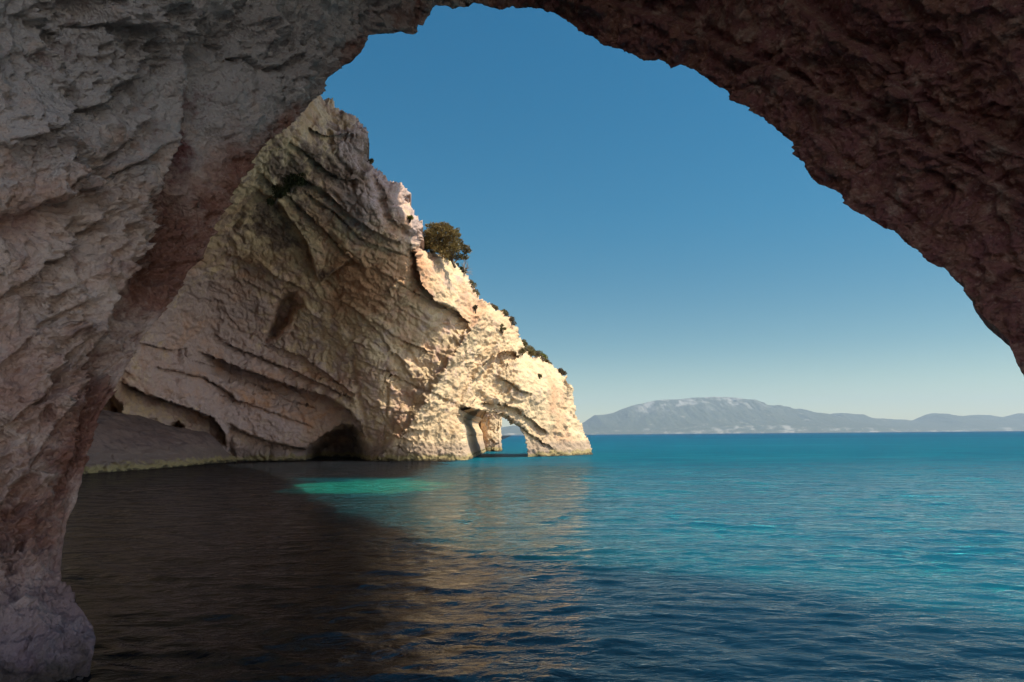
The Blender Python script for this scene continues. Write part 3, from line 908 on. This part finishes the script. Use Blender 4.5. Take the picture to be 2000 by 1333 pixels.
def sea_mat():
    N = NT("sea_water"); p = N.pos()
    xyz = N.z(p)
    yy = xyz[1]
    n1 = N.noise(p, .02, 4, .6, .5); n2 = N.noise(N.scale(p, (.006, .02, 1)), 1.0, 5, .6)
    dist = N.math('ADD', yy, N.math('MULTIPLY', N.math('SUBTRACT', n1, .5), 90))
    c = N.mix(N.rng(dist, -30, 60), (.002, .054, .078), (.001, .060, .088))
    c = N.mix(N.rng(dist, 90, 420), c, (.001, .040, .076))
    c = N.mix(N.rng(dist, 400, 2200), c, (.002, .021, .056))
    c = N.mix(N.math('MULTIPLY', N.rng(n2, .52, .66), .6), c, (.005, .088, .115))
    n3 = N.noise(N.scale(p, (.10, .45, 1)), 1.0, 5, .65)
    c = N.mix(N.rng(n3, .62, .38, 0, .55), c, (.002, .030, .060))  # dark streaks in the colour stand in for wave shading
    c = N.mix(N.rng(yy, 11.5, 7.5), c, (.004, .095, .135))  # near water coloured lighter to lift it in the vault's shadow
    # sunlit patch painted into the water colour in front of the cliff
    dx = N.math('MULTIPLY', N.math('ADD', xyz[0], 7.3), 1 / 4.2); dy = N.math('MULTIPLY', N.math('SUBTRACT', yy, 35.5), 1 / 5.5)
    d2 = N.math('ADD', N.math('MULTIPLY', dx, dx), N.math('MULTIPLY', dy, dy))
    d2 = N.math('ADD', d2, N.math('MULTIPLY', N.math('SUBTRACT', N.noise(p, .45, 5), .5), 2.4))
    sunlit_m = N.rng(d2, 1.15, .5)
    b = N.n('ShaderNodeBsdfPrincipled')
    # vault and alcove shade painted into the water colour, over a darker bed
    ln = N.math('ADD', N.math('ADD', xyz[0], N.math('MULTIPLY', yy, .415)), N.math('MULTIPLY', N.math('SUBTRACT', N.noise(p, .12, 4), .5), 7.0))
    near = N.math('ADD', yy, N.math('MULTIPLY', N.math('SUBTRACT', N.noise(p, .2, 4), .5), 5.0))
    shade_m = N.math('MAXIMUM', N.rng(ln, 6.5, 2.5), N.rng(near, 11.5, 6.0, 0, .2))
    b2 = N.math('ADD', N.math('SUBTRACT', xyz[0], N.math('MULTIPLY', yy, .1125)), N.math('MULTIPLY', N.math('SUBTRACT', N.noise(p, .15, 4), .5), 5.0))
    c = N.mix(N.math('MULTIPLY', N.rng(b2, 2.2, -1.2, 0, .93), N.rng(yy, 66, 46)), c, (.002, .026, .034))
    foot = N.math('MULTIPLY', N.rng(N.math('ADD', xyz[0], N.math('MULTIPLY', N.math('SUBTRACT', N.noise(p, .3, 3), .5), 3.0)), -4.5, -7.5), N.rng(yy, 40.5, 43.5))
    shade_m = N.math('MAXIMUM', shade_m, foot)
    c = N.mix(shade_m, c, (.005, .0055, .007))
    c = N.mix(N.math('MULTIPLY', sunlit_m, .85), c, (.004, .088, .068))
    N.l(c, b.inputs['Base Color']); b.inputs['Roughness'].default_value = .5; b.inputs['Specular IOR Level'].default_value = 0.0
    b.inputs['Subsurface Weight'].default_value = .95; b.inputs['Subsurface Radius'].default_value = (.6, 1.0, 1.0); b.inputs['Subsurface Scale'].default_value = 11.0
    bm = N.n('ShaderNodeBump'); bm.inputs['Strength'].default_value = 1.0
    N.l(N.rng(yy, 10, 60, .05, .22), bm.inputs['Distance'])
    a1 = N.noise(N.scale(p, (1.0, 1.7, 1)), 2.6, 4, .6, .4)
    a2 = N.noise(N.scale(p, (1.0, 1.6, 1)), .55, 3, .5, .3)
    hh = N.math('ADD', N.math('MULTIPLY', a1, .6), N.math('MULTIPLY', a2, 1.6))
    N.l(hh, bm.inputs['Height']); N.l(bm.outputs[0], b.inputs['Normal'])
    # mirror layer: Fresnel, held down far out where unresolved waves tilt the facets towards the viewer
    g = N.n('ShaderNodeBsdfGlossy'); N.l(N.rng(yy, 20, 200, .03, .22), g.inputs['Roughness']); N.l(bm.outputs[0], g.inputs['Normal'])
    fr = N.n('ShaderNodeFresnel'); fr.inputs['IOR'].default_value = 1.333; N.l(bm.outputs[0], fr.inputs['Normal'])
    cap = N.rng(yy, 20, 75, .62, .12)
    mx = N.n('ShaderNodeMixShader'); N.l(N.math('MINIMUM', fr.outputs[0], cap), mx.inputs[0])
    N.l(b.outputs[0], mx.inputs[1]); N.l(g.outputs[0], mx.inputs[2]); N.l(mx.outputs[0], N.out.inputs['Surface'])
    return N.m


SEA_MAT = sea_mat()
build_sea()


# ------------------------------------------------------------------ far island
def land(name, ridge, Y0, Ydepth, seed):
    rp = np.array(ridge, float)
    NX, NV = 700, 90
    px = np.linspace(rp[0, 0], rp[-1, 0], NX)
    ry = np.interp(px, rp[:, 0], rp[:, 1])
    hor = 850.2 - (px - 1000) * .00824
    rows = []
    for v in np.linspace(-.02, 1.35, NV):
        Yv = Y0 + Ydepth * v
        Yr = Y0 + Ydepth
        H = (hor - ry) / FPX * Yr + 2.5
        xx = (px - 1000) / FPX * Yr * (1.0)
        prof = np.where(v <= 1, .12 * smooth(-.02, .06, v) + .88 * np.clip(v, 0, 1) ** 1.15, 1 - (v - 1) * 1.2)
        rows.append(np.stack([xx, np.full(NX, Yv), H * prof - 8 * (v < 0)], 1))
    G = np.array(rows)
    q = G.reshape(-1, 3).astype(F32)
    vv = np.repeat(np.linspace(-.02, 1.35, NV), NX)
    er = fbm(q * np.array([.0020, .0006, 0], F32) + np.array([0, 0, seed], F32), 5, .55, seed=seed, ridged=True)
    G = G.reshape(-1, 3)
    hloc = np.maximum(G[:, 2], 0)
    G[:, 2] += er * .24 * hloc * smooth(1.02, .75, vv) * smooth(0, .05, vv) + fbm(q * .006, 3, seed=seed + 3) * 10 * smooth(0, .05, vv) * smooth(1.1, .9, vv)
    o = mesh_obj(name, G, grid_faces(NV, NX), MOUNT_MAT, None, {"high": vv})
    o["kind"] = "structure"
    return o


def mount_mat():
    N = NT("island_scrub"); p = N.pos()
    n1 = N.noise(N.scale(p, (1, .35, 1.6)), .0024, 6, .65, 1.2); n2 = N.noise(p, .025, 5, .6)
    c = N.mix(N.rng(n2, .35, .65), (.035, .05, .03), (.10, .095, .06))
    hi = N.rng(N.attr('high'), .42, .8)
    scree = N.math('MULTIPLY', N.rng(n1, .47, .60), hi)
    xs = N.z(p)[0]
    scree = N.math('MULTIPLY', scree, N.math('MULTIPLY', N.rng(xs, 6300, 5200), N.rng(xs, 2500, 3400)))
    c = N.mix(N.math('MULTIPLY', scree, .75), c, (.42, .38, .33))
    # pale fields and bare coastal cliffs
    lo_ = N.rng(N.attr('high'), .10, .03)
    c = N.mix(N.math('MULTIPLY', lo_, N.math('MULTIPLY', N.rng(N.noise(N.scale(p, (1, .1, 3)), .0035, 6, .7), .50, .64), .7)), c, (.45, .40, .33))
    c = N.mix(N.math('MULTIPLY', N.rng(N.noise(N.scale(p, (1, .5, 2)), .006, 6, .7), .60, .68), .6), c, (.38, .33, .25))
    b = N.n('ShaderNodeBsdfPrincipled'); b.inputs['Roughness'].default_value = 1; b.inputs['Specular IOR Level'].default_value = 0
    N.l(c, b.inputs['Base Color']); N.l(b.outputs[0], N.out.inputs['Surface'])
    return N.m


MOUNT_MAT = mount_mat()
land("mountain", [(860, 850), (900, 845), (960, 838), (1000, 832), (1060, 833), (1120, 830), (1136, 827), (1158, 812), (1176, 811), (1194, 808), (1210, 801), (1230, 794), (1257, 788), (1275, 784), (1289, 782),
                  (1325, 781), (1350, 778), (1370, 777.5), (1390, 776), (1406, 776.5), (1428, 777), (1451, 780), (1468, 785), (1482, 791), (1498, 792), (1514, 794), (1550, 800), (1586, 806), (1606, 812), (1640, 822),
                  (1700, 832), (1780, 842), (1830, 848)], 13800, 3000, 3)
land("hills", [(1520, 846), (1560, 828), (1606, 812), (1622, 808.5), (1640, 807.5), (1660, 809), (1680, 814), (1705, 818), (1730, 819.5), (1755, 821), (1778, 822), (1790, 816), (1802, 810.5), (1812, 808.5), (1822, 808),
               (1842, 811.5), (1865, 815), (1885, 812), (1905, 811), (1925, 814), (1941, 818), (1960, 813), (1982, 808), (2000, 808.5), (2030, 812), (2070, 806), (2140, 812), (2250, 822), (2400, 838), (2480, 848)], 14800, 2200, 9)

# haze: one even box of air round everything
N = NT("haze_air")
pv = N.n('ShaderNodeVolumePrincipled'); pv.inputs['Color'].default_value = (.66, .82, .98, 1); pv.inputs['Density'].default_value = 4.6e-5
pv.inputs['Anisotropy'].default_value = 0.1
N.l(pv.outputs[0], N.out.inputs['Volume'])
hb = np.array([(x, y, z) for x in (-18800, 18800) for y in (-400, 18800) for z in (-12, 930)], float)
hz = mesh_obj("haze", hb, [(0, 1, 3, 2), (4, 6, 7, 5), (0, 4, 5, 1), (2, 3, 7, 6), (0, 2, 6, 4), (1, 5, 7, 3)], N.m, smooth_shade=False)
hz["kind"] = "stuff"


# ------------------------------------------------------------------ plants
def leaf_mat(name, a, b_, c_):
    N = NT(name); p = N.pos()
    c = N.mix(N.rng(N.noise(p, 1.6, 4), .35, .65), a, b_)
    c = N.mix(N.math('MULTIPLY', N.rng(N.noise(p, 7, 3), .5, .7), .7), c, c_)
    d = N.n('ShaderNodeBsdfPrincipled'); d.inputs['Roughness'].default_value = .7; d.inputs['Specular IOR Level'].default_value = .2
    N.l(c, d.inputs['Base Color'])
    tr = N.n('ShaderNodeBsdfTranslucent'); N.l(c, tr.inputs['Color'])
    mx = N.n('ShaderNodeMixShader'); mx.inputs[0].default_value = .25
    N.l(d.outputs[0], mx.inputs[1]); N.l(tr.outputs[0], mx.inputs[2]); N.l(mx.outputs[0], N.out.inputs['Surface'])
    return N.m


PINE = leaf_mat("pine_needles", (.20, .15, .055), (.27, .185, .07), (.12, .11, .045))
SCRUB = leaf_mat("scrub_leaves", (.16, .14, .055), (.22, .17, .085), (.10, .10, .045))
YELLOW = leaf_mat("yellow_scrub_leaves", (.23, .21, .035), (.17, .17, .04), (.10, .11, .03))
DRY = leaf_mat("dry_scrub_leaves", (.16, .13, .08), (.12, .10, .07), (.08, .07, .045))
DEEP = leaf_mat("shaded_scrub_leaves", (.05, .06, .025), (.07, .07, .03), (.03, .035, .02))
N = NT("bark"); b = N.n('ShaderNodeBsdfPrincipled'); b.inputs['Roughness'].default_value = .9
N.l(N.mix(N.noise(N.pos(), 9, 4), (.16, .12, .09), (.09, .065, .05)), b.inputs['Base Color']); N.l(b.outputs[0], N.out.inputs['Surface']); BARK = N.m
N = NT("bleached_wood"); b = N.n('ShaderNodeBsdfPrincipled'); b.inputs['Roughness'].default_value = .9
N.l(N.mix(N.noise(N.pos(), 9, 4), (.42, .37, .33), (.30, .26, .23)), b.inputs['Base Color']); N.l(b.outputs[0], N.out.inputs['Surface']); DEADW = N.m


def leaves(cent, rad, per, size, seed, flat=.75):
    """small leaf-sized triangles pairs filling clumps: cent (k,3), rad (k,)"""
    rg = np.random.default_rng(seed)
    Vs = []
    for c, r, n in zip(cent, rad, per):
        d = rg.normal(size=(n, 3)); d /= np.linalg.norm(d, axis=1, keepdims=True)
        rr = r * rg.random(n) ** .45
        p = c + d * rr[:, None] * np.array([1, 1, flat])
        s = size * (.6 + .8 * rg.random(n))
        ax = d + rg.normal(size=(n, 3)) * .7; ax /= np.linalg.norm(ax, axis=1, keepdims=True)
        t = rg.normal(size=(n, 3)); t -= ax * (t * ax).sum(1, keepdims=True); t /= np.linalg.norm(t, axis=1, keepdims=True)
        s = s[:, None]
        Vs.append(np.stack([p - t * s * .22, p + ax * s * .5 - t * s * .3, p + ax * s * 1.1, p + t * s * .3 + ax * s * .4], 1))
    V = np.concatenate(Vs).reshape(-1, 3)
    return V, np.arange(len(V)).reshape(-1, 4)


def tube(pts, rads, k=7):
    pts = np.array(pts, float); V = []; n = len(pts)
    for i in range(n):
        t = pts[min(i + 1, n - 1)] - pts[max(i - 1, 0)]; t /= np.linalg.norm(t)
        a = np.cross(t, [0.3, .9, .2]); a /= np.linalg.norm(a); b2 = np.cross(t, a)
        th = np.linspace(0, 2 * math.pi, k, endpoint=False)
        V.append(pts[i] + rads[i] * (np.cos(th)[:, None] * a + np.sin(th)[:, None] * b2))
    return np.concatenate(V), grid_faces(n, k, True)


def join(parts):
    V, Fq, o = [], [], 0
    for v, f in parts:
        V.append(v); Fq.append(f + o); o += len(v)
    return np.concatenate(V), np.concatenate(Fq)


def empty(name, loc):
    o = bpy.data.objects.new(name, None); COL.objects.link(o); o.location = loc; o.empty_display_size = .3
    return o


def local(V, loc):
    return V - np.asarray(loc)


# pine
YT = 68.5
basep = at(889, 519, YT)
pine = empty("pine_tree", basep)
tag(pine, "bushy olive green pine tree on the cliff ridge against the sky", "tree")
pts = lambda L: [at(x, y, YT + dy) for x, y, dy in L]
limbs = [tube(pts([(889, 523, 0), (884, 512, 0), (876, 500, .1), (868, 486, .2), (858, 470, 0), (852, 455, 0)]), [.16, .14, .12, .10, .07, .04]),
         tube(pts([(884, 512, 0), (884, 498, -.3), (880, 482, -.5), (878, 466, -.5)]), [.11, .09, .06, .04]),
         tube(pts([(876, 500, .1), (862, 494, -.2), (848, 486, -.3), (840, 476, -.2)]), [.10, .08, .06, .04]),
         tube(pts([(886, 515, 0), (892, 508, .2), (900, 502, .3), (908, 494, .3), (914, 488, .2)]), [.09, .075, .06, .045, .03]),
         tube(pts([(892, 508, .2), (898, 508, .4), (906, 506, .4)]), [.05, .04, .03]),
         tube(pts([(868, 486, .2), (872, 470, .6), (874, 455, .8)]), [.08, .06, .03]),
         tube(pts([(868, 486, .2), (850, 478, .8), (838, 468, .9)]), [.07, .05, .03])]
V, Fq = join(limbs)
mesh_obj("trunk", local(V, basep), Fq, BARK, pine)
cl = [(836, 462, 11), (842, 450, 11), (850, 444, 10), (860, 442, 9), (868, 447, 10), (878, 450, 10), (886, 455, 9), (890, 463, 8), (895, 470, 6), (834, 474, 9), (845, 464, 13), (856, 458, 13), (868, 462, 13), (878, 466, 12),
      (888, 474, 10), (893, 482, 9), (846, 478, 12), (858, 476, 14), (870, 480, 13), (882, 486, 11), (890, 492, 8), (856, 488, 10), (868, 494, 10), (878, 498, 9), (842, 486, 7), (830, 468, 6), (880, 443, 4), (897, 461, 4), (853, 438, 4), (828, 455, 4), (838, 440, 4), (866, 436, 4), (892, 450, 4), (900, 472, 4), (832, 480, 5), (898, 488, 4), (845, 437, 3), (874, 440, 4)]
rg = np.random.default_rng(3)
cent, rad, per = [], [], []
for (x, y, r) in cl:
    for dyy in (-.7, .5) if r > 8 else (0.0,):
        cent.append(at(x + rg.normal(0, 1.5), y + rg.normal(0, 1.5), YT + dyy + rg.normal(0, .3))); rad.append(r * YT / FPX * (.85 + .25 * rg.random())); per.append(int(19 * r))
for (x, y, r) in [(905, 482, 5), (912, 485, 6), (916, 490, 4), (909, 491, 5), (897, 500, 5), (904, 503, 6), (911, 503, 4), (890, 503, 4), (901, 478, 3)]:
    cent.append(at(x, y, YT + .3)); rad.append(r * YT / FPX); per.append(int(24 * r))
V, Fq = leaves(np.array(cent), rad, per, .17, 11, .75)
mesh_obj("crown", local(V, basep), Fq, PINE, pine, smooth_shade=False)

# dead twiggy bush right of the pine
bp = at(908, 530, 68.9)
parts = []
rg = np.random.default_rng(8)
for (x, y) in [(911, 509), (914, 513), (905, 512), (918, 521), (900, 514), (922, 536), (908, 507), (916, 517), (924, 531)]:
    a = at(907 + rg.normal(0, 2), 530, 68.9); e = at(x, y, 68.9 + rg.normal(0, .4)); m = (a + e) / 2 + rg.normal(0, .10, 3)
    parts.append(tube([a, m, e], [.035, .028, .014], 5))
    for _ in range(3):
        s_ = a + (e - a) * (.4 + .5 * rg.random()); parts.append(tube([s_, s_ + (e - a) * .25 + rg.normal(0, .16, 3)], [.02, .009], 4))
V, Fq = join(parts)
dead = mesh_obj("dead_bush", V, Fq, DEADW)
tag(dead, "bleached leafless bush on the ridge just right of the pine tree", "dead bush")


def shrub(name, pxy, w_, h_, mat, label, seed, dY=.3, leaf=.13, lean=0.0, dens=1.0, cat="shrub", stem=True):
    """low spreading shrub: leaf mesh on a few short stems; w_, h_ in photo pixels"""
    bpt = on_cliff(pxy[0], pxy[1]); d = bpt - CAM; d /= np.linalg.norm(d)
    bpt = bpt + d * dY
    k = math.hypot(bpt[0], bpt[1]) / FPX
    rg = np.random.default_rng(seed)
    W_, H_ = w_ * k, h_ * k
    cent, rad, per = [], [], []
    n = max(5, int(w_ / 2.4))
    for i in range(n):
        u = rg.uniform(-1, 1); hgt = H_ * (1 - .6 * u * u) * rg.uniform(.25, .75)
        cent.append(bpt + np.array([u * W_ * .42, rg.normal(0, W_ * .22), hgt + lean * u * W_ * .5]))
        r = max(.12, min(W_, H_ * 1.2) * rg.uniform(.22, .38)); rad.append(r); per.append(int(dens * (60 + 420 * r)))
    V, Fq = leaves(np.array(cent), rad, per, leaf, seed + 1, .8)
    st = []
    for i in range(min(5, n)):
        st.append(tube([bpt + np.array([rg.normal(0, .05), 0, -.3]), (bpt + cent[i]) / 2 + rg.normal(0, .04, 3), cent[i]], [.04, .03, .012], 5))
    if stem:
        root = empty(name, bpt)
        mesh_obj("foliage", local(V, bpt), Fq, mat, root, smooth_shade=False)
        sv, sf = join(st); mesh_obj("stem", local(sv, bpt), sf, BARK, root)
    else:
        root = mesh_obj(name, V, Fq, mat, None, smooth_shade=False)
    tag(root, label, cat, "shrubs growing on the cliff")
    return root


SH = [((725, 322), 16, 16, SCRUB, "small rounded bush on the high skyline notch, uppermost of the ridge shrubs", .4, 0),
      ((797, 432), 13, 9, YELLOW, "small yellow green tuft in the shaded rim rocks left of the pine tree", -.2, 0),
      ((832, 490), 24, 32, YELLOW, "upright yellow green shrub between the rim rock and the pine tree", .6, 0),
      ((856, 500), 40, 13, YELLOW, "low yellow green shrub spreading along the ridge under the pine crown", .2, -.55),
      ((900, 526), 24, 10, DEEP, "dark green shrub at the foot of the pine trunk and dead bush", .2, -.6),
      ((929, 566), 20, 26, SCRUB, "tall dark shrub hugging the steep ridge below the dead bush", .5, -.9),
      ((949, 592), 17, 13, DRY, "brownish small dome shrub, first of the pair on the ridge step", .3, -.5),
      ((965, 603), 14, 12, SCRUB, "olive small dome shrub, right one of the pair on the ridge step", .3, -.5),
      ((982, 620), 20, 13, SCRUB, "green shrub on the ridge just left of the jutting blond block", .3, -.6),
      ((998, 632), 17, 13, DRY, "dull shrub crouching on top of the jutting blond block", .3, -.6),
      ((984, 644), 11, 16, SCRUB, "small green shrub on the sunlit face below the jutting block", -.1, 0),
      ((931, 608), 8, 20, DRY, "narrow dry shrub in a gully on the sunlit face under the ridge", -.1, 0),
      ((1027, 684), 34, 22, SCRUB, "large round green shrub on the lower ridge, biggest above the arch", .4, -.55),
      ((1046, 698), 34, 13, DRY, "grey brown spreading shrub in the middle of the lower ridge", .2, -.5),
      ((1060, 703), 24, 15, YELLOW, "yellowish shrub behind the grey brown one on the lower ridge", .8, -.6),
      ((1072, 712), 18, 9, SCRUB, "flat green shrub tailing off the lower ridge group", .3, -.6),
      ((1096, 727), 20, 12, DRY, "lone brown dome shrub near the tip of the cliff above the arch", .3, -.4),
      ((1056, 735), 6, 7, SCRUB, "tiny shrub alone on the bare sunlit rock above the arch", -.1, 0),
      ((1020, 690), 11, 10, SCRUB, "small shrub clinging below the biggest ridge shrub", -.1, 0),
      ((566, 368), 44, 34, DEEP, "dark shrub hanging in the shaded slabs of the upper cliff", -.3, .6),
      ((540, 392), 24, 16, DEEP, "smaller dark shrub below the big one in the shaded slabs", -.3, .5)]
for i, (p_, w_, h_, m_, lab, dy_, ln) in enumerate(SH):
    shrub("shrub", p_, w_, h_, m_, lab, 200 + i * 7, dy_, lean=ln)
